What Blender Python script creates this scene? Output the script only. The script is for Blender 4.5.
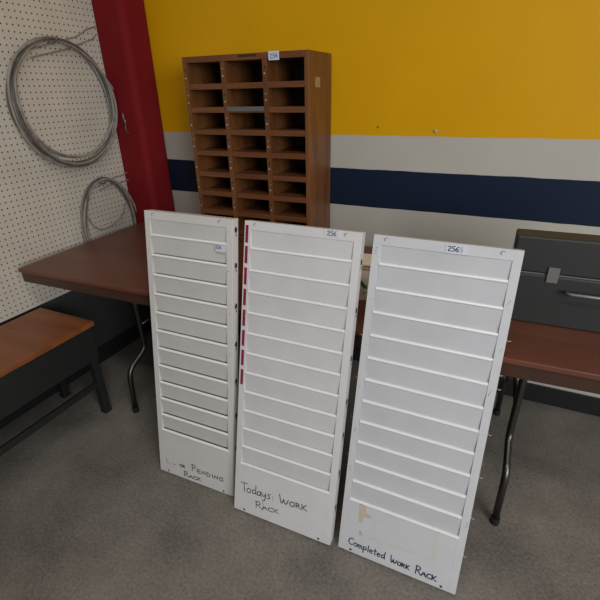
import bpy, bmesh, math, random
from math import sin, cos, radians as R, pi
from mathutils import Vector, Matrix

for o in list(bpy.data.objects): bpy.data.objects.remove(o)
C = bpy.context.scene.collection
S = bpy.context.scene

# ---------------------------------------------------------------- camera
cam_d = bpy.data.cameras.new('camera'); cam = bpy.data.objects.new('camera', cam_d); C.objects.link(cam)
S.camera = cam
cam_d.sensor_width = 36; cam_d.lens = 431.63 / 600 * 36; cam_d.clip_start = .02
def set_cam(pos, yaw, pitch, roll):
    y, p, r = R(yaw), R(pitch), R(roll)
    fw = Vector((-sin(y)*cos(p), cos(y)*cos(p), -sin(p)))
    rt = Vector((cos(y), sin(y), 0)); up = rt.cross(fw)
    r2 = cos(r)*rt + sin(r)*up; u2 = -sin(r)*rt + cos(r)*up
    m = Matrix((r2, u2, -fw)).transposed().to_4x4(); m.translation = pos
    cam.matrix_world = m
set_cam(Vector((0, -2.0372, 1.4184)), 25.549, 25.9075, -1.356)

# ---------------------------------------------------------------- light and exposure
S.view_settings.view_transform = 'Standard'; S.view_settings.look = 'None'
S.view_settings.gamma = 1; S.view_settings.use_curve_mapping = False
S.view_settings.exposure = 0.0
w = bpy.data.worlds.new('world'); S.world = w; w.use_nodes = True
bg = w.node_tree.nodes['Background']; bg.inputs[0].default_value = (.96, .98, 1, 1); bg.inputs[1].default_value = .03
def area(name, loc, target, sx, sy, power, col):
    l = bpy.data.lights.new(name, 'AREA'); l.shape = 'RECTANGLE'; l.size = sx; l.size_y = sy
    l.energy = power; l.color = col
    o = bpy.data.objects.new(name, l); C.objects.link(o); o.location = loc
    o.rotation_euler = (Vector(target)-Vector(loc)).to_track_quat('-Z', 'Y').to_euler()
    return o
area('ceiling_tube_light', (.5, -2.3, 3.1), (.5, -2.3, 0), 2.2, .35, 30, (1, .97, .92))
area('ceiling_tube_light', (-1.0, -1.6, 3.1), (-1.0, -1.6, 0), 1.6, .35, 5, (1, .97, .92))
area('far_window_light', (3.4, -3.9, 1.9), (-.4, -.8, .5), 2.4, 1.8, 108, (.97, .97, 1))
wl = area('near_fill_light', (1.8, -3.15, 1.7), (.35, -1.05, .55), 1.6, 1.4, 8, (.93, .96, 1)); wl.data.spread = R(105)  # added unseen fill, aimed and narrowed so the left side falls off

# ---------------------------------------------------------------- materials
def mat(name, col, rough=.6, metal=0, spec=.5, bump=0, bscale=60, var=0, vscale=8, coat=0, detail=4):
    m = bpy.data.materials.new(name); m.use_nodes = True
    n = m.node_tree.nodes; l = m.node_tree.links; b = n['Principled BSDF']
    b.inputs['Roughness'].default_value = rough; b.inputs['Metallic'].default_value = metal
    b.inputs['Specular IOR Level'].default_value = spec; b.inputs['Coat Weight'].default_value = coat
    b.inputs['Base Color'].default_value = (*col, 1)
    tc = n.new('ShaderNodeTexCoord')
    if var:
        t = n.new('ShaderNodeTexNoise'); t.inputs['Scale'].default_value = vscale; t.inputs['Detail'].default_value = detail
        l.new(tc.outputs['Object'], t.inputs['Vector'])
        r = n.new('ShaderNodeMapRange'); r.inputs[1].default_value = .3; r.inputs[2].default_value = .7
        r.inputs[3].default_value = 1-var; r.inputs[4].default_value = 1+var
        l.new(t.outputs['Fac'], r.inputs[0])
        mx = n.new('ShaderNodeVectorMath'); mx.operation = 'SCALE'; mx.inputs[0].default_value = col
        l.new(r.outputs[0], mx.inputs['Scale']); l.new(mx.outputs[0], b.inputs['Base Color'])
    if bump:
        t2 = n.new('ShaderNodeTexNoise'); t2.inputs['Scale'].default_value = bscale
        l.new(tc.outputs['Object'], t2.inputs['Vector'])
        bp = n.new('ShaderNodeBump'); bp.inputs['Strength'].default_value = bump; bp.inputs['Distance'].default_value = .004
        l.new(t2.outputs['Fac'], bp.inputs['Height']); l.new(bp.outputs[0], b.inputs['Normal'])
    return m

def wood(name, c1, c2, axis=2, scale=14, rough=.45, stretch=.12):
    m = bpy.data.materials.new(name); m.use_nodes = True
    n = m.node_tree.nodes; l = m.node_tree.links; b = n['Principled BSDF']; b.inputs['Roughness'].default_value = rough
    tc = n.new('ShaderNodeTexCoord'); mp = n.new('ShaderNodeMapping')
    sc = [1, 1, 1]; sc[axis] = stretch; mp.inputs['Scale'].default_value = sc
    l.new(tc.outputs['Object'], mp.inputs['Vector'])
    t = n.new('ShaderNodeTexNoise'); t.inputs['Scale'].default_value = scale; t.inputs['Detail'].default_value = 8; t.inputs['Distortion'].default_value = .6
    l.new(mp.outputs[0], t.inputs['Vector'])
    t2 = n.new('ShaderNodeTexNoise'); t2.inputs['Scale'].default_value = scale*7; t2.inputs['Detail'].default_value = 3
    l.new(mp.outputs[0], t2.inputs['Vector'])
    ad = n.new('ShaderNodeMath'); ad.operation = 'MULTIPLY_ADD'; ad.inputs[1].default_value = .35
    l.new(t2.outputs['Fac'], ad.inputs[0]); l.new(t.outputs['Fac'], ad.inputs[2])
    cr = n.new('ShaderNodeValToRGB'); cr.color_ramp.elements[0].position = .45; cr.color_ramp.elements[1].position = .9
    cr.color_ramp.elements[0].color = (*c1, 1); cr.color_ramp.elements[1].color = (*c2, 1)
    l.new(ad.outputs[0], cr.inputs[0]); l.new(cr.outputs[0], b.inputs['Base Color'])
    bp = n.new('ShaderNodeBump'); bp.inputs['Strength'].default_value = .15; bp.inputs['Distance'].default_value = .002
    l.new(ad.outputs[0], bp.inputs['Height']); l.new(bp.outputs[0], b.inputs['Normal'])
    return m

def wall_paint(z1, z2, z3):
    m = mat('striped wall paint', (.5, .5, .5), rough=.5, bump=.12, bscale=180)
    n = m.node_tree.nodes; l = m.node_tree.links; b = n['Principled BSDF']
    g = n.new('ShaderNodeNewGeometry'); s = n.new('ShaderNodeSeparateXYZ'); l.new(g.outputs['Position'], s.inputs[0])
    nz = n.new('ShaderNodeTexNoise'); nz.inputs['Scale'].default_value = 6; l.new(g.outputs['Position'], nz.inputs['Vector'])
    ma = n.new('ShaderNodeMath'); ma.operation = 'MULTIPLY_ADD'; ma.inputs[1].default_value = .008
    l.new(nz.outputs['Fac'], ma.inputs[0]); l.new(s.outputs['Z'], ma.inputs[2])
    cr = n.new('ShaderNodeValToRGB'); cr.color_ramp.interpolation = 'CONSTANT'
    mr = n.new('ShaderNodeMath'); mr.operation = 'DIVIDE'; mr.inputs[1].default_value = 3.5
    l.new(ma.outputs[0], mr.inputs[0]); l.new(mr.outputs[0], cr.inputs[0])
    e = cr.color_ramp.elements
    WHITE = (.485, .47, .41, 1); b.inputs['Specular IOR Level'].default_value = .2
    e[0].position = 0; e[0].color = WHITE
    e[1].position = (z3+.004)/3.5; e[1].color = (.008, .016, .038, 1)
    a = e.new((z2+.004)/3.5); a.color = WHITE
    a = e.new((z1+.004)/3.5); a.color = (.70, .36, .002, 1)
    t = n.new('ShaderNodeTexNoise'); t.inputs['Scale'].default_value = 3; t.inputs['Detail'].default_value = 5
    l.new(g.outputs['Position'], t.inputs['Vector'])
    r = n.new('ShaderNodeMapRange'); r.inputs[3].default_value = .9; r.inputs[4].default_value = 1.08
    l.new(t.outputs['Fac'], r.inputs[0])
    mx = n.new('ShaderNodeVectorMath'); mx.operation = 'SCALE'
    l.new(cr.outputs[0], mx.inputs[0]); l.new(r.outputs[0], mx.inputs['Scale']); l.new(mx.outputs[0], b.inputs['Base Color'])
    return m

def pegboard_mat():
    m = mat('painted pegboard', (.33, .31, .27), rough=.7)
    n = m.node_tree.nodes; l = m.node_tree.links; b = n['Principled BSDF']
    g = n.new('ShaderNodeNewGeometry'); s = n.new('ShaderNodeSeparateXYZ'); l.new(g.outputs['Position'], s.inputs[0])
    def math_(op, a, v=None, c=None):
        k = n.new('ShaderNodeMath'); k.operation = op
        for i, q in enumerate((a, v, c)):
            if q is None: continue
            if isinstance(q, (int, float)): k.inputs[i].default_value = q
            else: l.new(q, k.inputs[i])
        return k.outputs[0]
    def cell(o): return math_('SUBTRACT', math_('FRACT', math_('DIVIDE', o, .0254)), .5)
    y = cell(s.outputs['Y']); z = cell(s.outputs['Z'])
    d = math_('SQRT', math_('ADD', math_('MULTIPLY', y, y), math_('MULTIPLY', z, z)))
    hole = math_('LESS_THAN', d, .14)
    mx = n.new('ShaderNodeMix'); mx.data_type = 'RGBA'
    mx.inputs[6].default_value = (.60, .55, .46, 1); mx.inputs[7].default_value = (.04, .035, .03, 1)
    l.new(hole, mx.inputs[0])
    t = n.new('ShaderNodeTexNoise'); t.inputs['Scale'].default_value = 7; l.new(g.outputs['Position'], t.inputs['Vector'])
    r = n.new('ShaderNodeMapRange'); r.inputs[3].default_value = .85; r.inputs[4].default_value = 1.12; l.new(t.outputs['Fac'], r.inputs[0])
    k = n.new('ShaderNodeVectorMath'); k.operation = 'SCALE'; l.new(mx.outputs[2], k.inputs[0]); l.new(r.outputs[0], k.inputs['Scale'])
    l.new(k.outputs[0], b.inputs['Base Color'])
    return m

def floor_mat():
    m = mat('speckled concrete floor', (.12, .11, .1), rough=.75, bump=.35, bscale=220)
    n = m.node_tree.nodes; l = m.node_tree.links; b = n['Principled BSDF']
    g = n.new('ShaderNodeNewGeometry')
    def nz(s, d, ro=.6):
        t = n.new('ShaderNodeTexNoise'); t.inputs['Scale'].default_value = s; t.inputs['Detail'].default_value = d
        t.inputs['Roughness'].default_value = ro; l.new(g.outputs['Position'], t.inputs['Vector']); return t.outputs['Fac']
    cr = n.new('ShaderNodeValToRGB'); e = cr.color_ramp.elements
    e[0].position = .36; e[0].color = (.095, .084, .070, 1); e[1].position = .66; e[1].color = (.275, .246, .207, 1)
    ad = n.new('ShaderNodeMath'); ad.operation = 'MULTIPLY_ADD'; ad.inputs[1].default_value = .55
    l.new(nz(95, 4, .75), ad.inputs[0])
    sm = n.new('ShaderNodeMath'); sm.operation = 'MULTIPLY'; sm.inputs[1].default_value = .45; l.new(nz(3.5, 6), sm.inputs[0])
    l.new(sm.outputs[0], ad.inputs[2]); l.new(ad.outputs[0], cr.inputs[0])
    l.new(cr.outputs[0], b.inputs['Base Color'])
    return m

M = dict(
    wall=wall_paint(1.224, 1.066, .896),
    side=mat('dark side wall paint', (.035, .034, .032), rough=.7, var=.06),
    floor=floor_mat(), peg=pegboard_mat(),
    base=mat('black vinyl base', (.012, .012, .012), rough=.5),
    red=mat('glossy dark red paint', (.19, .010, .013), rough=.75, spec=.12, bump=.1, bscale=25, var=.10, vscale=3),
    enamel=mat('white enamel', (.665, .65, .645), rough=.38, var=.03, vscale=9, bump=.05, bscale=30),
    enamel_warm=mat('warm aged white enamel', (.64, .625, .595), rough=.42, var=.04, vscale=9, bump=.05, bscale=30),
    enamel_cool=mat('cool white enamel', (.60, .60, .615), rough=.36, var=.03, vscale=9, bump=.05, bscale=30),
    enamel_face=mat('shade-greyed white enamel', (.625, .61, .61), rough=.42, var=.04, vscale=9, bump=.05, bscale=30),  # all three pocket faces: weaker overhead light painted in as greyer enamel
    enamel_warm_face=mat('shade-greyed warm enamel', (.60, .585, .555), rough=.45, var=.04, vscale=9, bump=.05, bscale=30),
    enamel_cool_face=mat('shade-greyed cool enamel', (.55, .55, .565), rough=.4, var=.04, vscale=9, bump=.05, bscale=30),
    lip=mat('polished enamel edge with painted highlight', (.80, .79, .78), rough=.3),  # paler than the frame: overhead highlight painted into the lip colour
    wood=wood('varnished cabinet wood', (.095, .032, .011), (.215, .079, .026), axis=0),
    woodv=wood('varnished cabinet wood upright', (.105, .038, .012), (.21, .082, .024), axis=2),
    woodin=wood('shade-dark cubby and smear wood', (.03, .016, .009), (.06, .03, .016), axis=1),  # cubby shade painted into the back's colour; also serves the rail smear
    table=wood('brown table laminate', (.115, .038, .022), (.16, .056, .032), axis=0, scale=6, rough=.38),
    tedge=mat('dark brown table edge', (.055, .024, .016), rough=.4),
    bench=wood('orange bench wood', (.17, .050, .013), (.29, .09, .025), axis=0, scale=10, rough=.35),
    steel=mat('chromed tube', (.12, .115, .105), rough=.38, metal=1),
    dull=mat('dull grey metal', (.22, .215, .21), rough=.5, metal=.6),
    dark=mat('dark hole', (.015, .014, .013), rough=.8),
    darkgrey=mat('dark grey painted metal', (.012, .013, .012), rough=.5),
    case=mat('dark grey case plastic', (.020, .023, .021), rough=.55, bump=.1),
    cable=mat('grey cable jacket', (.27, .25, .215), rough=.5, var=.25, vscale=30),
    cable2=mat('dark grey cable jacket', (.10, .094, .082), rough=.5, var=.2, vscale=30),
    trim=mat('brown board edge', (.17, .07, .03), rough=.6, var=.2, vscale=20),
    redstrip=mat('red label strip', (.24, .014, .038), rough=.5, var=.15, vscale=60),
    sticker=mat('white paper tag', (.62, .64, .70), rough=.6),
    ink_black=mat('black marker ink', (.025, .025, .035), rough=.6),
    ink_fade=mat('faded marker ink', (.30, .30, .31), rough=.6),
    ink_grey=mat('worn marker ink', (.055, .05, .055), rough=.6),
    ink_navy=mat('navy marker ink', (.018, .022, .075), rough=.6),
    ink_blue=mat('blue pen ink', (.05, .09, .26), rough=.6),
    ink_violet=mat('violet pen ink', (.10, .09, .26), rough=.6),
    ink_red=mat('faint red ink', (.50, .33, .33), rough=.6),
    residue=mat('yellowed tape residue', (.54, .48, .355), rough=.6, var=.12, vscale=50),
    residue_light=mat('light tape residue', (.60, .575, .53), rough=.6, var=.05, vscale=60),
    chip=mat('worn paint chip', (.26, .25, .25), rough=.6),
    brass=mat('pale brass', (.45, .38, .26), rough=.4, metal=.3),
    pin=mat('ivory pin', (.50, .45, .34), rough=.5),
    tan=mat('tan paper patch', (.36, .24, .11), rough=.7, var=.2, vscale=80),
    cream=mat('cream box board', (.80, .75, .60), rough=.6, var=.04),
    creamline=mat('brown printed line', (.22, .15, .09), rough=.6),
    green=mat('green print', (.02, .22, .09), rough=.5),
    rubber=mat('black rubber', (.008, .008, .008), rough=.7),
    stain=mat('dark floor stain', (.045, .04, .034), rough=.7),
)

# ---------------------------------------------------------------- helpers
def box(bm, x0, x1, y0, y1, z0, z1):
    v = [bm.verts.new((x, y, z)) for x in (x0, x1) for y in (y0, y1) for z in (z0, z1)]
    for f in ((0,1,3,2), (4,6,7,5), (0,4,5,1), (2,3,7,6), (0,2,6,4), (1,5,7,3)):
        bm.faces.new([v[i] for i in f])
def prism(bm, prof, x0, x1):          # closed profile of (y,z) swept along x
    a = [bm.verts.new((x0, y, z)) for y, z in prof]; b = [bm.verts.new((x1, y, z)) for y, z in prof]
    k = len(prof)
    for i in range(k): bm.faces.new((a[i], a[(i+1) % k], b[(i+1) % k], b[i]))
    bm.faces.new(a[::-1]); bm.faces.new(b)
def tube(bm, pts, r, seg=10, closed=False):
    pts = [Vector(p) for p in pts]; n = len(pts); rings = []
    prev = None
    for i, p in enumerate(pts):
        if closed: d = pts[(i+1) % n]-pts[i-1]
        else: d = pts[min(i+1, n-1)]-pts[max(i-1, 0)]
        d.normalize()
        if prev is None:
            a = d.orthogonal().normalized()
        else:
            a = (prev - d*prev.dot(d)).normalized()
        prev = a; b = d.cross(a)
        rings.append([bm.verts.new(p + r*(cos(2*pi*k/seg)*a + sin(2*pi*k/seg)*b)) for k in range(seg)])
    for i in range(n if closed else n-1):
        A = rings[i]; B = rings[(i+1) % n]
        off = 0
        if closed and i == n-1:
            off = min(range(seg), key=lambda s: (A[0].co-B[s].co).length)
        for k in range(seg): bm.faces.new((A[k], A[(k+1) % seg], B[(k+1+off) % seg], B[(k+off) % seg]))
    if not closed: bm.faces.new(rings[0][::-1]); bm.faces.new(rings[-1])
def disc(bm, c, u, v, r, ru=None, seg=14, th=None):     # flat disc or short cylinder
    c, u, v = Vector(c), Vector(u).normalized(), Vector(v).normalized(); ru = ru or r
    a = [bm.verts.new(c + u*cos(2*pi*k/seg)*r + v*sin(2*pi*k/seg)*ru) for k in range(seg)]
    if th:
        nrm = Vector(th)
        b = [bm.verts.new(q.co + nrm) for q in a]
        for k in range(seg): bm.faces.new((a[k], a[(k+1) % seg], b[(k+1) % seg], b[k]))
        bm.faces.new(b); bm.faces.new(a[::-1])
    else: bm.faces.new(a)
def obj(name, bm, m, parent=None, bevel=0, smooth=False, kind=None, label=None, segs=2):
    bmesh.ops.recalc_face_normals(bm, faces=bm.faces)
    me = bpy.data.meshes.new(name); bm.to_mesh(me); bm.free(); me.materials.append(m)
    o = bpy.data.objects.new(name, me); C.objects.link(o)
    if parent: o.parent = parent
    if bevel:
        b = o.modifiers.new('bevel', 'BEVEL'); b.width = bevel; b.segments = segs; b.limit_method = 'ANGLE'; b.angle_limit = R(40)
        b.harden_normals = False
    if smooth:
        for p in me.polygons: p.use_smooth = True
    if kind: o['kind'] = kind
    if label: o['label'] = label
    return o
def thing(name, label, cat, loc=(0,0,0), rot=(0,0,0), group=None):
    o = bpy.data.objects.new(name, None); C.objects.link(o); o.location = loc; o.rotation_euler = rot
    o.empty_display_size = .1; o['label'] = label; o['category'] = cat
    if group: o['group'] = group
    return o
def tag(o, label, cat, group=None):
    o['label'] = label; o['category'] = cat
    if group: o['group'] = group
    return o
def bx(name, dims, m, parent=None, **k):
    bm = bmesh.new(); box(bm, *dims); return obj(name, bm, m, parent, **k)

# ---------------------------------------------------------------- handwriting (stroke font)
G = {
 'T': [[(0,1),(.75,1.02)],[(.36,1),(.38,0)]],
 'o': [[(.3,.55),(.1,.45),(.03,.22),(.15,.02),(.38,.03),(.5,.25),(.45,.47),(.3,.55)]],
 'd': [[(.45,.5),(.2,.52),(.04,.28),(.12,.04),(.32,.06),(.47,.3)],[(.5,1.05),(.46,.4),(.5,0)]],
 'a': [[(.45,.5),(.2,.53),(.04,.28),(.12,.03),(.32,.07),(.45,.35)],[(.47,.52),(.46,.15),(.56,0)]],
 'y': [[(.02,.5),(.08,.15),(.25,.1),(.42,.3)],[(.46,.52),(.42,-.05),(.3,-.4),(.08,-.36)]],
 's': [[(.4,.5),(.18,.5),(.12,.34),(.36,.2),(.3,.03),(.05,.03)]],
 'W': [[(0,1.0),(.12,.1),(.24,.02),(.4,.5)],[(.4,.55),(.5,.05),(.68,.08),(.86,.6)]],
 'w': [[(0,1.0),(.12,.1),(.24,.02),(.4,.5)],[(.4,.55),(.5,.05),(.68,.08),(.86,.6)]],
 'r': [[(.05,.52),(.08,0)],[(.06,.36),(.2,.52),(.38,.5)]],
 'k': [[(.06,.56),(.08,0)],[(.42,.52),(.1,.24),(.46,.0)]],
 'R': [[(.08,1),(.04,0)],[(.0,.98),(.4,1.0),(.5,.74),(.36,.52),(.08,.48)],[(.2,.5),(.6,0)]],
 'A': [[(.0,0),(.28,.62),(.5,0)],[(.1,.24),(.44,.24)]],
 'C': [[(.5,.52),(.3,.6),(.06,.4),(.05,.14),(.26,0),(.5,.06)]],
 'K': [[(.06,.62),(.06,0)],[(.46,.6),(.1,.28),(.5,0)]],
 'c': [[(.62,.86),(.5,1.02),(.22,.95),(.04,.6),(.06,.22),(.28,.0),(.6,.1)]],
 'm': [[(.04,.5),(.06,0)],[(.06,.38),(.2,.52),(.3,.4),(.31,0)],[(.31,.38),(.46,.52),(.56,.4),(.58,0)]],
 'p': [[(.06,.5),(.04,-.45)],[(.06,.42),(.3,.55),(.46,.3),(.3,.04),(.06,.08)]],
 'l': [[(.12,.95),(.12,0)]],
 'e': [[(.06,.26),(.44,.32),(.36,.52),(.14,.5),(.04,.22),(.18,.0),(.44,.06)]],
 't': [[(.2,.85),(.2,.08),(.34,0)],[(.02,.52),(.4,.56)]],
 'P': [[(.1,1.0),(.06,0)],[(.0,.95),(.36,1.0),(.5,.78),(.34,.54),(.1,.5)]],
 'E': [[(.42,.56),(.06,.56),(.06,0),(.44,.02)],[(.06,.28),(.36,.3)]],
 'N': [[(.04,0),(.06,.56),(.4,.02),(.42,.58)]],
 'D': [[(.06,.56),(.06,0)],[(.02,.56),(.34,.5),(.44,.26),(.3,.03),(.02,0)]],
 'I': [[(.12,.56),(.12,0)]],
 'G': [[(.46,.5),(.26,.58),(.06,.36),(.08,.1),(.3,.0),(.44,.1),(.44,.26),(.28,.26)]],
 'O': [[(.3,.55),(.1,.45),(.03,.22),(.15,.02),(.38,.03),(.5,.25),(.45,.47),(.3,.55)]],
 '2': [[(.04,.8),(.22,1),(.45,.85),(.4,.55),(.02,.02),(.52,.05)]],
 '5': [[(.5,1),(.12,.98),(.08,.58),(.36,.6),(.5,.32),(.32,.02),(.04,.08)]],
 '6': [[(.45,1),(.16,.7),(.04,.3),(.2,.02),(.42,.1),(.46,.38),(.26,.5),(.08,.35)]],
 '.': [[(.1,.06),(.12,.0)]],
 ':': [[(.1,.38),(.12,.34)],[(.12,.08),(.13,.03)]],
 'q': [[(.06,.56),(.06,0)],[(.0,.56),(.36,.52),(.32,.3),(.06,.28)],[(.18,.28),(.46,0)]],
 'j': [[(.05,.9),(.0,.1),(.3,.0)],[(.5,.4),(.62,.1),(.85,.4)]],
}
ADV = {'T':.62,'W':.95,'w':.95,'m':.74,'I':.28,'l':.28,'t':.46,'.':.3,':':.32,' ':.42,'c':.72,'R':.66,'o':.6,'O':.6,'P':.6,'r':.44}
def strokes(bm, pts, wd, y):
    for (a, b) in zip(pts, pts[1:]):
        a, b = Vector(a), Vector(b); d = (b-a)
        if d.length < 1e-6: continue
        d.normalize(); n = Vector((-d.y, d.x))*wd/2; e = d*wd*.35
        q = [a-e-n, b+e-n, b+e+n, a-e+n]
        bm.faces.new([bm.verts.new((v.x, y, v.y)) for v in q])
def words(parent, m, label, items):
    for it in items:
        bm = bmesh.new(); write(bm, *it[:5], jitter=it[5] if len(it) > 5 else 0); obj('handwriting', bm, m, parent, label=label)
def write(bm, text, p0, p1, h, wd, y=-.0008, jitter=0):
    """text from p0 to p1 (u,v of the baseline) in a thing's local x-z plane"""
    rnd = random.Random(len(text)); tot = sum(ADV.get(c, .56) for c in text)
    p0, p1 = Vector(p0), Vector(p1); d = p1-p0; sx = d.length/tot; d.normalize(); n = Vector((-d.y, d.x)); x = 0
    for i, c in enumerate(text):
        j = rnd.uniform(-1, 1)*jitter
        for st in G.get(c, []):
            pts = [p0 + d*(x + q[0])*sx + n*(q[1]*h + j) for q in st]
            # slight smoothing of corners
            sm = [pts[0]]
            for a, b, c2 in zip(pts, pts[1:], pts[2:]):
                sm += [b*.75+a*.25, b*.75+c2*.25]
            sm.append(pts[-1])
            strokes(bm, sm, wd, y)
        x += ADV.get(c, .56)

# ================================================================= structure
bm = bmesh.new(); box(bm, -3.2, 3.6, -5.5, .12, -.1, 0); obj('floor', bm, M['floor'], kind='structure')
bm = bmesh.new(); box(bm, -3.2, 3.6, 0, .12, 0, 3.4); obj('wall_back', bm, M['wall'], kind='structure')
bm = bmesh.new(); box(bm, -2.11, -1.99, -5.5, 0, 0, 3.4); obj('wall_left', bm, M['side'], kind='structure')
bm = bmesh.new(); box(bm, -1.99, -1.982, -5.5, -.19, 0, .10); obj('baseboard_left', bm, M['base'], kind='structure', bevel=.002)
bm = bmesh.new(); box(bm, -1.797, 3.6, -.008, 0, 0, .10); obj('baseboard_back', bm, M['base'], kind='structure', bevel=.002)
# red corner column
bm = bmesh.new(); box(bm, -1.99, -1.785, -.185, 0, 0, 3.4)
o = obj('trim_1', bm, M['red'], kind='structure', bevel=.035, segs=6)
o['label'] = 'dark red painted column in the corner of the room'

# ================================================================= pegboard with cable coils
t = thing('pegboard', 'off-white pegboard panel mounted on the side wall left of the red column', 'pegboard', (-1.988, -.17, .5))
def pegpanel():
    bm = bmesh.new(); box(bm, 0, .018, -1.75, 0, 0, 1.9); return bm
obj('panel', pegpanel(), M['peg'], t, bevel=.001)
bx('edge_trim', (.0, .021, .0, .009, 0, 1.9), M['trim'], t, bevel=.001)

def cable_coil(name, label, cy, cz, ry, rz, loops, x0, mats, seed, flat=.0, radius=.0055, tails=()):
    rnd = random.Random(seed)
    t = thing(name, label, 'cable', (-1.95, cy, cz), group=None)
    for k in range(loops):
        a = ry + rnd.uniform(-.014, .014); b = rz + rnd.uniform(-.013, .013)
        oy = rnd.uniform(-.01, .01); oz = rz - b + rnd.uniform(-.004, .004); ph = rnd.uniform(0, 6)
        bm = bmesh.new(); pts = []
        for i in range(64):
            th = 2*pi*i/64
            pts.append((x0 + .004 + .011*((k*5) % loops)/loops*2 + .004*sin(th*2+ph), oy + a*cos(th)*(1+.015*sin(3*th+ph)), oz + b*sin(th)*(1+.012*cos(2*th+ph))))
        tube(bm, pts, radius, 8, closed=True)
        obj('cable_loop', bm, mats[k % len(mats)], t, smooth=True)
    for pts in tails:
        bm = bmesh.new(); P = [Vector(p) - Vector((-1.95, cy, cz)) for p in pts]
        Q = []
        for i in range(len(P)-1):
            p0 = P[max(i-1,0)]; p1 = P[i]; p2 = P[i+1]; p3 = P[min(i+2,len(P)-1)]
            for s in range(8):
                u = s/8
                Q.append(.5*((2*p1)+(p2-p0)*u+(2*p0-5*p1+4*p2-p3)*u*u+(3*p1-p0-3*p2+p3)*u**3))
        Q.append(P[-1]); tube(bm, Q, .0028, 8)
        obj('loose_end', bm, mats[0], t, smooth=True)
    return t
c1 = cable_coil('cable_coil', 'large upper coil of grey cable on the pegboard, its clipped end touching the red column',
    -.478, 1.385, .268, .262, 9, .006, [M['cable'], M['cable'], M['cable2']], 3,
    tails=[[(-1.945,-.60,1.60),(-1.942,-.45,1.64),(-1.945,-.333,1.67),(-1.95,-.27,1.70),(-1.955,-.20,1.722)],
           [(-1.945,-.60,1.57),(-1.945,-.40,1.615),(-1.945,-.29,1.650),(-1.95,-.24,1.665),(-1.955,-.204,1.689)],
           [(-1.945,-.26,1.56),(-1.935,-.19,1.46),(-1.91,-.175,1.38),(-1.892,-.190,1.300)]])
# clip at the cable's end
bm = bmesh.new(); tube(bm, [(.0,0,.014),(0,0,-.012)], .0055, 10)
k = obj('end_clip', bm, M['dull'], c1, smooth=True, label='silver clip on the cable end'); k.location = Vector((-1.880,-.195,1.288))-Vector((-1.95,-.478,1.385))
bm = bmesh.new(); tube(bm, [(0, .011*cos(a*pi/8)+.006, -.034+.024*sin(a*pi/8)) for a in range(16)], .002, 6, closed=True)
obj('clip_loop', bm, M['dull'], k, smooth=True)
c2 = cable_coil('cable_coil', 'lower oval coil of grey cable hanging on the pegboard behind the table end',
    -.366, .735, .180, .285, 8, -.008, [M['cable'], M['cable2'], M['cable']], 8,
    tails=[[(-1.945,-.40,.985),(-1.942,-.292,1.012),(-1.945,-.23,1.014),(-1.948,-.176,1.024)],
           [(-1.94,-.40,.965),(-1.938,-.30,.980),(-1.94,-.24,.978),(-1.945,-.186,.984)],
           [(-1.95,-.47,.93),(-1.95,-.502,.86),(-1.95,-.47,.785),(-1.95,-.412,.758),(-1.95,-.33,.772),(-1.95,-.265,.81),(-1.95,-.24,.86)]])
for (y, z) in ((-.478, 1.634), (-.372, 1.000)):
    bm = bmesh.new(); tube(bm, [(0,0,0),(.045,0,-.004),(.062,0,.006),(.066,0,.022)], .003, 8)
    h = obj('peg_hook', bm, M['dull'], smooth=True); h.location = (-1.972, y, z)
    tag(h, 'metal peg hook holding up the %s cable coil' % ('upper' if z > 1.3 else 'lower'), 'hook', None)

# ================================================================= folding table
ROTT = R(2.148)
t = thing('folding_table', 'long brown laminate folding table with steel tube legs along the striped wall', 'table', (-1.885, -.966, 0), (0, 0, ROTT))
TL, TD = 2.44, .80
bm = bmesh.new(); box(bm, 0, TL, .0, TD, .722, .74); obj('table_top', bm, M['table'], t, bevel=.003)
bm = bmesh.new()
box(bm, .008, TL-.008, .006, .028, .677, .7218); box(bm, .008, TL-.008, TD-.028, TD-.006, .677, .7218)
box(bm, .008, .03, .028, TD-.028, .677, .7218); box(bm, TL-.03, TL-.008, .028, TD-.028, .677, .7218)
obj('apron', bm, M['tedge'], t, bevel=.002)
def leg_frame(x):
    f = []
    for s in (0, 1):
        def Y(y): return y if s == 0 else TD-y
        bm = bmesh.new()
        tube(bm, [(x, Y(.215), .70),(x, Y(.222), .52),(x, Y(.226), .315),(x, Y(.222), .295),(x, Y(.205), .277),(x, Y(.13), .245),(x, Y(.108), .228),(x, Y(.099), .20),(x, Y(.096), .16),(x, Y(.088), .012)], .0125, 12)
        lg = obj('leg', bm, M['steel'], t, smooth=True)
        bm = bmesh.new(); tube(bm, [(x, Y(.088), 0),(x, Y(.088), .03)], .0155, 12); obj('rubber_foot', bm, M['rubber'], lg, smooth=False)
    bm = bmesh.new(); tube(bm, [(x, .222, .42),(x, TD-.222, .42)], .009, 10); obj('cross_bar', bm, M['steel'], t, smooth=True)
    bm = bmesh.new(); box(bm, x-.02, x+.02, .18, TD-.18, .70, .7218); obj('leg_bracket', bm, M['dull'], t)
    s = 1 if x < TL/2 else -1
    bm = bmesh.new(); tube(bm, [(x, TD/2, .42),(x+s*.34, TD/2, .71)], .007, 8); obj('brace', bm, M['steel'], t, smooth=True)
leg_frame(.41); leg_frame(2.055)

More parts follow.
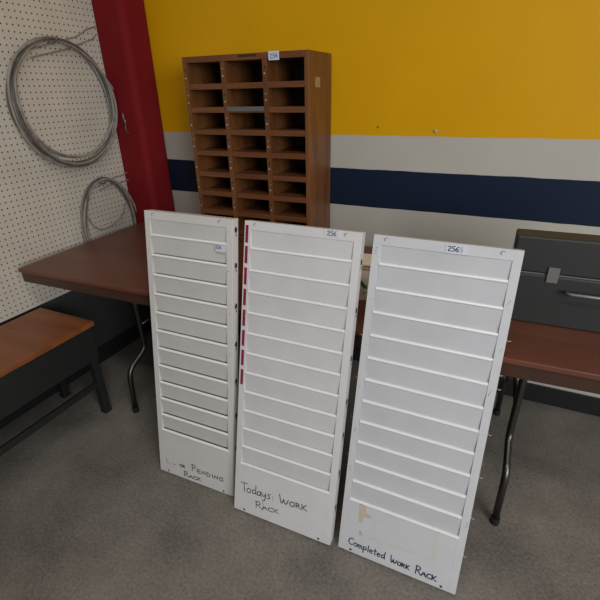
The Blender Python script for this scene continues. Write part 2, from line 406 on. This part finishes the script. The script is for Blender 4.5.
# ================================================================= pigeonhole cabinet on the table
CW, CD, CT = .605, .262, 1.5602
t = thing('pigeonhole_cabinet', 'tall wooden pigeonhole cabinet with three columns of cubbies standing on the brown table', 'cabinet', (-1.3865, -.2855, .7405), (0, 0, R(1.1)))
H = CT-.7405
SW = .019
bx('side_panel', (0, SW, 0, CD, 0, H), M['woodv'], t, bevel=.0015)
bx('side_panel', (CW-SW, CW, 0, CD, 0, H), M['woodv'], t, bevel=.0015)
bx('top_panel', (SW, CW-SW, .0, CD, H-.024, H), M['wood'], t, bevel=.0015)
bx('bottom_panel', (SW, CW-SW, .0, CD, 0, .03), M['wood'], t, bevel=.0015)
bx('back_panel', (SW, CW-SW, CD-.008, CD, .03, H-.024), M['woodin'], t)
cols = [(SW, .194), (.216, .397), (.419, CW-SW)]
bx('divider', (.194, .216, .001, CD-.008, .03, H-.024), M['woodv'], t, bevel=.0012)
bx('divider', (.397, .419, .001, CD-.008, .03, H-.024), M['woodv'], t, bevel=.0012)
tops = [1.453, 1.358, 1.265, 1.172, 1.0745, .9825, .891, .80]
for zt in tops:
    z = zt-.7405
    for (a, b) in cols:
        bx('shelf', (a, b, .002, CD-.008, z-.023, z), M['wood'], t, bevel=.0012)
# little label pins on the uprights beside each cubby
def pin(x, z, m, r=.0032):
    bm = bmesh.new(); disc(bm, (x, .0012, z), (1,0,0), (0,0,1), r, seg=10, th=(0, -.0035, 0)); obj('label_pin', bm, m, t)
rows = [1.536]+[q-.023 for q in tops]
for i in range(8):
    zc = (rows[i] + tops[i])/2-.7405
    for j, x in enumerate((.0095, .205, .408)):
        pin(x, zc-.014 + .004*((i*3+j) % 3 - 1), M['pin']); pin(x+.001, zc+.014, M['dark'] if (i+j) % 2 == 0 else M['brass'], .003)
bx('metal_strip', (.212, .397, -.0035, .0018, 1.341-.7405, 1.360-.7405), M['dull'], t, bevel=.0006, label='grey metal label strip')
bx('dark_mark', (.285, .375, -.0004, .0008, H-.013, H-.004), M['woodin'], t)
# tag on the top rail
s = obj('inventory_tag', (lambda b: (box(b, .430, .478, -.0012, -.0002, H-.030, H+.002), b)[1])(bmesh.new()), M['sticker'], t, label='white paper inventory tag')
bm = bmesh.new(); write(bm, '256', (.437, H-.024), (.474, H-.020), .016, .0021, y=-.0018); obj('handwriting', bm, M['ink_blue'], s)
bx('paper_patch', (CW, CW+.0008, .070, .122, 1.428-.7405, 1.466-.7405), M['tan'], t, label='tan worn paper patch on the side')

# ================================================================= white card racks
FL, D = .0225, .036
def card_rack(label, loc, rz, lean, W, H, body, rec, kink=.003, group='white card racks leaning on the table'):
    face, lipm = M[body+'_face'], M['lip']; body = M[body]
    l = R(lean)
    t = thing('card_rack', label, 'rack', (loc[0], loc[1], D*sin(l)), (-l, 0, R(rz)), group)
    t.rotation_mode = 'XYZ'
    lips = [.9845-.0714*i for i in range(12)]
    lips[-1] = .2005
    e = .0014
    bm = bmesh.new()
    box(bm, 0, FL, 0, e, 0, H); box(bm, W-FL, W, 0, e, 0, H)                 # front stiles
    box(bm, FL, W-FL, 0, e, H-.028, H)                                       # front top rail
    box(bm, 0, e, e, D, 0, H); box(bm, W-e, W, e, D, 0, H)                   # side flanges
    box(bm, e, W-e, e, D, H-e, H); box(bm, e, W-e, e, D, 0, e)               # top, bottom
    box(bm, FL-.001, FL, e, rec+kink+.002, .2, H-.028); box(bm, W-FL, W-FL+.001, e, rec+kink+.002, .2, H-.028)  # inner returns
    obj('frame', bm, body, t, bevel=.0008)
    bx('back_sheet', (e, W-e, D-.0012, D, e, H-e), body, t)
    # backplate visible above the first lip
    bm = bmesh.new(); prism(bm, [(e+.0002, H-.029), (rec*.8, lips[0]-.02), (rec*.8+.001, lips[0]-.02), (e+.0014, H-.0275)], FL, W-FL)
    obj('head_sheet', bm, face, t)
    bm = bmesh.new(); box(bm, FL, W-FL, 0, e, 0, .199)
    prism(bm, [(.0014,.197)]+[(.0002-.0034*sin(a)-.0004, .2005-.003*cos(a)) for a in (0,.6,1.2,1.8,2.4,3.14)]+[(.0014,.2035)], FL-.003, W-FL+.003)
    base = obj('base_panel', bm, body, t)
    bm = bmesh.new(); zl = .2005
    prism(bm, [(-.0001, zl-.0034), (-.0016, zl-.0034), (-.0036, zl-.0018), (-.0038, zl+.0004), (-.0016, zl+.0036), (.0018, zl+.0052), (.0040, zl+.0052), (.0036, zl+.0036)], FL-.002, W-FL+.002)
    obj('panel_lip', bm, lipm, base, label='rolled upper edge of the base panel, overhead light painted into its colour')
    for i in range(11):
        za, zb = lips[i], lips[i+1]-.014
        th = .0012
        zk = lips[i+1]+.0075
        prof = [(-.0002, za-.0035), (rec*.7-th, zk), (rec+kink-th, zk-.004), (rec+kink-th, zb), (rec+kink, zb), (rec+kink, zk-.0035), (rec*.7, zk+.0012), (.0032, za-.004), (.0034, za+.0036), (.0018, za+.0040), (-.0016, za+.0012), (-.0020, za-.0010), (-.0012, za-.0030)]
        if kink < .005:
            prof = [(-.0002, za-.0035), (rec-th, zb), (rec, zb), (.0032, za-.004), (.0034, za+.0036), (.0018, za+.0040), (-.0016, za+.0012), (-.0020, za-.0010), (-.0012, za-.0030)]
        bm = bmesh.new(); prism(bm, prof, FL+.0006, W-FL-.0006)
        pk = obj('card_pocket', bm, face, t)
        bm = bmesh.new(); zl = za
        prism(bm, [(.0002, zl-.0030), (-.0016, zl-.0030), (-.0030, zl-.0016), (-.0032, zl+.0002), (-.0016, zl+.0030), (.0018, zl+.0052), (.0040, zl+.0052), (.0036, zl+.0020)], FL+.0008, W-FL-.0008)
        obj('pocket_lip', bm, lipm, pk, label='rolled edge of the pocket, overhead light painted into its colour')
    # screw holes in the front corners
    def hole(u, v, m=M['dark'], r=.0042, ru=None):
        bm = bmesh.new(); disc(bm, (u, -.0005, v), (1,0,0), (0,0,1), r, ru); obj('screw_hole', bm, m, t)
    hole(.042 if W < .37 else .044, .0095); hole(W-.044, .0095)
    for u in (.038, W-.046):
        bm = bmesh.new()
        tube(bm, [(u+.006*cos(a), -.0006, H-.011+.0045*sin(a)) for a in [x*.35 for x in range(3, 13)]], .0011, 6)
        obj('keyhole_mark', bm, M['chip'], t)
    return t, base
def side_slots(t, W, vs, right=True):
    for v in vs:
        x = W+.0006 if right else -.0006
        bm = bmesh.new()
        disc(bm, (x, .021, v), (0,1,0), (0,0,1), .0075, .010)
        disc(bm, (x+.0002*(1 if right else -1), .0225, v-.017), (0,1,0), (0,0,1), .0030, .005)
        obj('side_slot', bm, M['dark'], t)
def clips(t, W, vs, right=True):
    for v in vs:
        s = 1 if right else -1; x0 = W if right else 0
        bm = bmesh.new(); tube(bm, [(x0, .020, v+.003),(x0+s*.006, .019, v-.001),(x0+s*.009, .017, v),(x0+s*.0105, .015, v+.003)], .0008, 6)
        obj('wire_clip', bm, M['enamel'], t, smooth=True)
def chips(t, spots, m=None):
    for (u, v, k) in spots:
        rnd = random.Random(int(u*1e4+v*1e3)); bm = bmesh.new()
        for j in range(k):
            a = rnd.uniform(-1, 1); cx, cz = u+rnd.uniform(-.003, .003), v+(j-k/2)*.008
            tube(bm, [(cx+.004*cos(a+q)*.7, -.0003, cz+.005*sin(a+q)) for q in [x*.4 for x in range(2, rnd.randint(6, 10))]], .0007, 5)
        obj('paint_chip', bm, m or M['chip'], t)

# rack 1: "or Pending rack"
W1, H1 = .3535, 1.0665
t1, b1 = card_rack('leftmost white card rack, marked Pending Rack in worn black marker', (-1.1100, -1.1040), 1.35, 9.19, W1, H1, 'enamel_warm', .013, .012)
side_slots(t1, W1, [1.031, .914, .773, .633, .49, .35, .21])
words(b1, M['ink_grey'], 'worn black marker writing', [
    ('Oq', (.100, .051), (.130, .0515), .022, .0030),
    ('PENDING', (.160, .0515), (.312, .0545), .031, .0032, .0010),
    ('RACK', (.122, .0115), (.205, .0165), .024, .0032)])
bm = bmesh.new(); write(bm, 'j', (.034, .047), (.066, .046), .022, .0028); obj('erased_writing', bm, M['ink_fade'], b1, label='rubbed out faint writing')
s = obj('inventory_tag', (lambda b: (box(b, .291, .330, -.0046, -.0038, .959, .9815), b)[1])(bmesh.new()), M['sticker'], t1, label='small white paper tag')
bm = bmesh.new(); write(bm, '256', (.293, .968), (.316, .968), .011, .0017, y=-.0052); obj('handwriting', bm, M['ink_violet'], s)
chips(t1, [(.342, 1.026, 1), (.338, .897, 1), (.010, .93, 2), (.011, .80, 1), (.341, .60, 1), (.340, .75, 1), (.34, .46, 1)])

# rack 2: "Todays Work Rack" with red strips
W2, H2 = .3847, 1.0705
t2, b2 = card_rack('middle white card rack with red strips, marked Todays Work Rack', (-.7264, -1.1366), .887, 12.765, W2, H2, 'enamel', .010, 0)
side_slots(t2, W2, [.983, .836, .681, .535, .415, .276, .14])
for i in range(8):
    v0 = 1.056-.0665*i if i < 2 else .9195-.071*(i-2)
    a = .0042+.0003*i
    bx('red_strip', (a, a+.0100, -.0008, -.0001, v0-.055, v0+.001), M['redstrip'], t2, label='red label strip')
words(b2, M['ink_grey'], 'black marker writing', [
    ('Todays:', (.028, .086), (.166, .0955), .036, .0030, .001),
    ('WOqK', (.186, .095), (.292, .1025), .035, .0034, .001),
    ('RACK', (.092, .0375), (.187, .0475), .027, .0028)])
bm = bmesh.new(); strokes(bm, [(.118, .075), (.122, .055), (.121, .036)], .003, -.0005); obj('pink_smudge', bm, M['ink_red'], b2, label='faint pink smudge')
s = obj('inventory_tag', (lambda b: (box(b, .270, .318, -.0012, -.0004, H2-.0205, H2-.001), b)[1])(bmesh.new()), M['sticker'], t2, label='small white paper tag')
bm = bmesh.new(); write(bm, '256', (.279, H2-.0175), (.309, H2-.0175), .0135, .0018, y=-.0018); obj('handwriting', bm, M['ink_navy'], s)

# rack 3: "Completed Work Rack"
W3, H3 = .3842, 1.0668
t3, b3 = card_rack('rightmost white card rack with tape residue, marked Completed Work Rack', (-.3150, -1.1222), -.095, 13.0, W3, H3, 'enamel_cool', .0075, 0)
CV = [.97-.0713*2*i for i in range(6)]
clips(t3, W3, [.825, .685, .546, .407, .268, .13]); clips(t3, W3, [.90, .76, .621, .484, .348], right=False)
side_slots(t3, W3, [.96, .82, .68, .54, .40, .26])
words(b3, M['ink_navy'], 'navy blue marker writing', [
    ('completed', (.034, .030), (.160, .0255), .0255, .0032, .0006),
    ('WOqK', (.178, .0240), (.241, .0225), .026, .0034),
    ('RACK', (.259, .0205), (.325, .0205), .030, .0036)])
def patch(name, polys, m, y, lab):
    bm = bmesh.new()
    for p in polys: bm.faces.new([bm.verts.new((u, y, v)) for u, v in p])
    obj(name, bm, m, b3, label=lab)
patch('tape_residue', [
    [(.058,.196),(.306,.199),(.306,.194),(.082,.190),(.058,.190)],
    [(.300,.199),(.312,.199),(.314,.092),(.300,.092)],
    [(.068,.083),(.300,.098),(.302,.091),(.068,.074)],
    [(.098,.160),(.128,.158),(.128,.150),(.115,.151),(.116,.120),(.124,.118),(.124,.112),(.104,.114),(.104,.120),(.109,.121),(.108,.151),(.098,.152)]],
    M['residue_light'], -.0003, 'faint outline of removed tape')
patch('tape_stain', [
    [(.056,.197),(.078,.193),(.080,.170),(.096,.166),(.098,.156),(.076,.152),(.072,.130),(.060,.128),(.057,.160)],
    [(.066,.098),(.074,.094),(.078,.080),(.068,.078)]], M['residue'], -.0006, 'yellowed tape stain')
s = obj('inventory_tag', (lambda b: (box(b, .198, .252, -.0012, -.0004, H3-.0275, H3-.005), b)[1])(bmesh.new()), M['sticker'], t3, label='small white paper tag')
bm = bmesh.new(); write(bm, '256', (.2025, H3-.0215), (.2325, H3-.022), .0135, .0020, y=-.0018); obj('handwriting', bm, M['ink_navy'], s)
bm = bmesh.new(); write(bm, '5', (.2335, H3-.022), (.2425, H3-.022), .0125, .0016, y=-.0018); obj('faint_digit', bm, M['ink_fade'], s)
chips(t3, [(.010, 1.022, 3), (.010, .88, 1), (.375, .933, 2), (.374, .803, 2), (.371, .715, 0), (.370, .680, 2), (.372, .55, 1), (.376, .253, 3), (.012, .60, 1), (.011, .455, 2), (.012, .315, 2), (.012, .74, 1)])

# ================================================================= things on the table
t = thing('cardboard_box', 'small cream box with green print on the table between the middle and right racks', 'box', (-.450, -.700, .7405), (0,0,R(2)))
bx('carton', (0, .13, 0, .10, 0, .126), M['cream'], t, bevel=.002)
bx('lid', (-.002, .132, -.002, .102, .126, .141), M['cream'], t, bevel=.002)
bx('printed_line', (.002, .128, -.0008, 0, .118, .121), M['creamline'], t)
bx('printed_line', (.0, .13, -.003, -.0021, .131, .1335), M['creamline'], t)
bm = bmesh.new()
pts = [(.004,.082),(.014,.087),(.030,.086),(.046,.074),(.060,.056),(.064,.042),(.050,.050),(.038,.062),(.024,.070),(.010,.073)]
bm.faces.new([bm.verts.new((u+.008, -.0006, v)) for u, v in pts]); obj('green_logo', bm, M['green'], t, label='green leaf-like printed mark')
bm = bmesh.new()
for (u, v) in ((.035, .028), (.016, .008), (.04, .112), (.06, .03)): disc(bm, (u, -.0006, v), (1,0,0), (0,0,1), .003, .005, seg=8)
obj('small_print', bm, M['creamline'], t)

t = thing('equipment_case', 'upright dark grey case on the table behind the rightmost rack', 'case', (.056, -.655, .7405), (0,0,R(2)))
bx('case_body', (0, .42, 0, .08, 0, .165), M['case'], t, bevel=.006)
bx('case_lid', (0, .42, 0, .08, .169, .280), M['case'], t, bevel=.006)
bx('seam_band', (.004, .416, .004, .076, .165, .169), M['dull'], t)
for x in (.10, .30):
    bx('latch', (x, x+.03, -.006, .0005, .145, .192), M['dull'], t, bevel=.001)
bm = bmesh.new(); tube(bm, [(.16,-.001,.12),(.16,-.026,.125),(.17,-.03,.126),(.25,-.03,.126),(.26,-.026,.125),(.26,-.001,.12)], .005, 8); obj('handle', bm, M['dull'], t, smooth=True)

# ================================================================= bench at the left
t = thing('work_bench', 'low bench with orange-brown wooden top and dark base, in front of the table end', 'bench', (-1.586, -.885, 0))
bx('wooden_top', (-.36, 0, -.75, 0, .478, .50), M['bench'], t, bevel=.003)
bx('apron', (-.35, -.010, -.74, -.010, .31, .4775), M['darkgrey'], t, bevel=.004)
for x in (-.345, -.05):
    for y in (-.735, -.05):
        bm = bmesh.new(); box(bm, x, x+.035, y, y+.035, .015, .3095); lg = obj('leg', bm, M['darkgrey'], t, bevel=.003)
        bm = bmesh.new(); box(bm, x-.002, x+.037, y-.002, y+.037, 0, .015); obj('foot', bm, M['rubber'], lg, bevel=.002)
bx('stretcher', (-.038, -.022, -.70, -.05, .16, .19), M['darkgrey'], t, bevel=.002)
bx('stretcher', (-.335, -.319, -.70, -.05, .16, .19), M['darkgrey'], t, bevel=.002)

# ================================================================= small marks on wall and floor
bm = bmesh.new(); disc(bm, (0,0,0), (1,0,0), (0,0,1), .007, th=(0,-.005,0)); disc(bm, (0,-.005,0), (1,0,0), (0,0,1), .0035, th=(0,-.004,0))
o = obj('wall_screw', bm, M['pin']); o.location = (-.310, -.0005, 1.249); tag(o, 'small pale screw in the wall just where yellow paint meets white', 'screw')
bm = bmesh.new(); disc(bm, (0,0,0), (1,0,0), (0,0,1), .004, th=(0,-.002,0))
o = obj('wall_plug', bm, M['trim']); o.location = (-.565, -.0005, 1.262); tag(o, 'tiny brown wall plug in the yellow paint near the cabinet', 'wall plug')
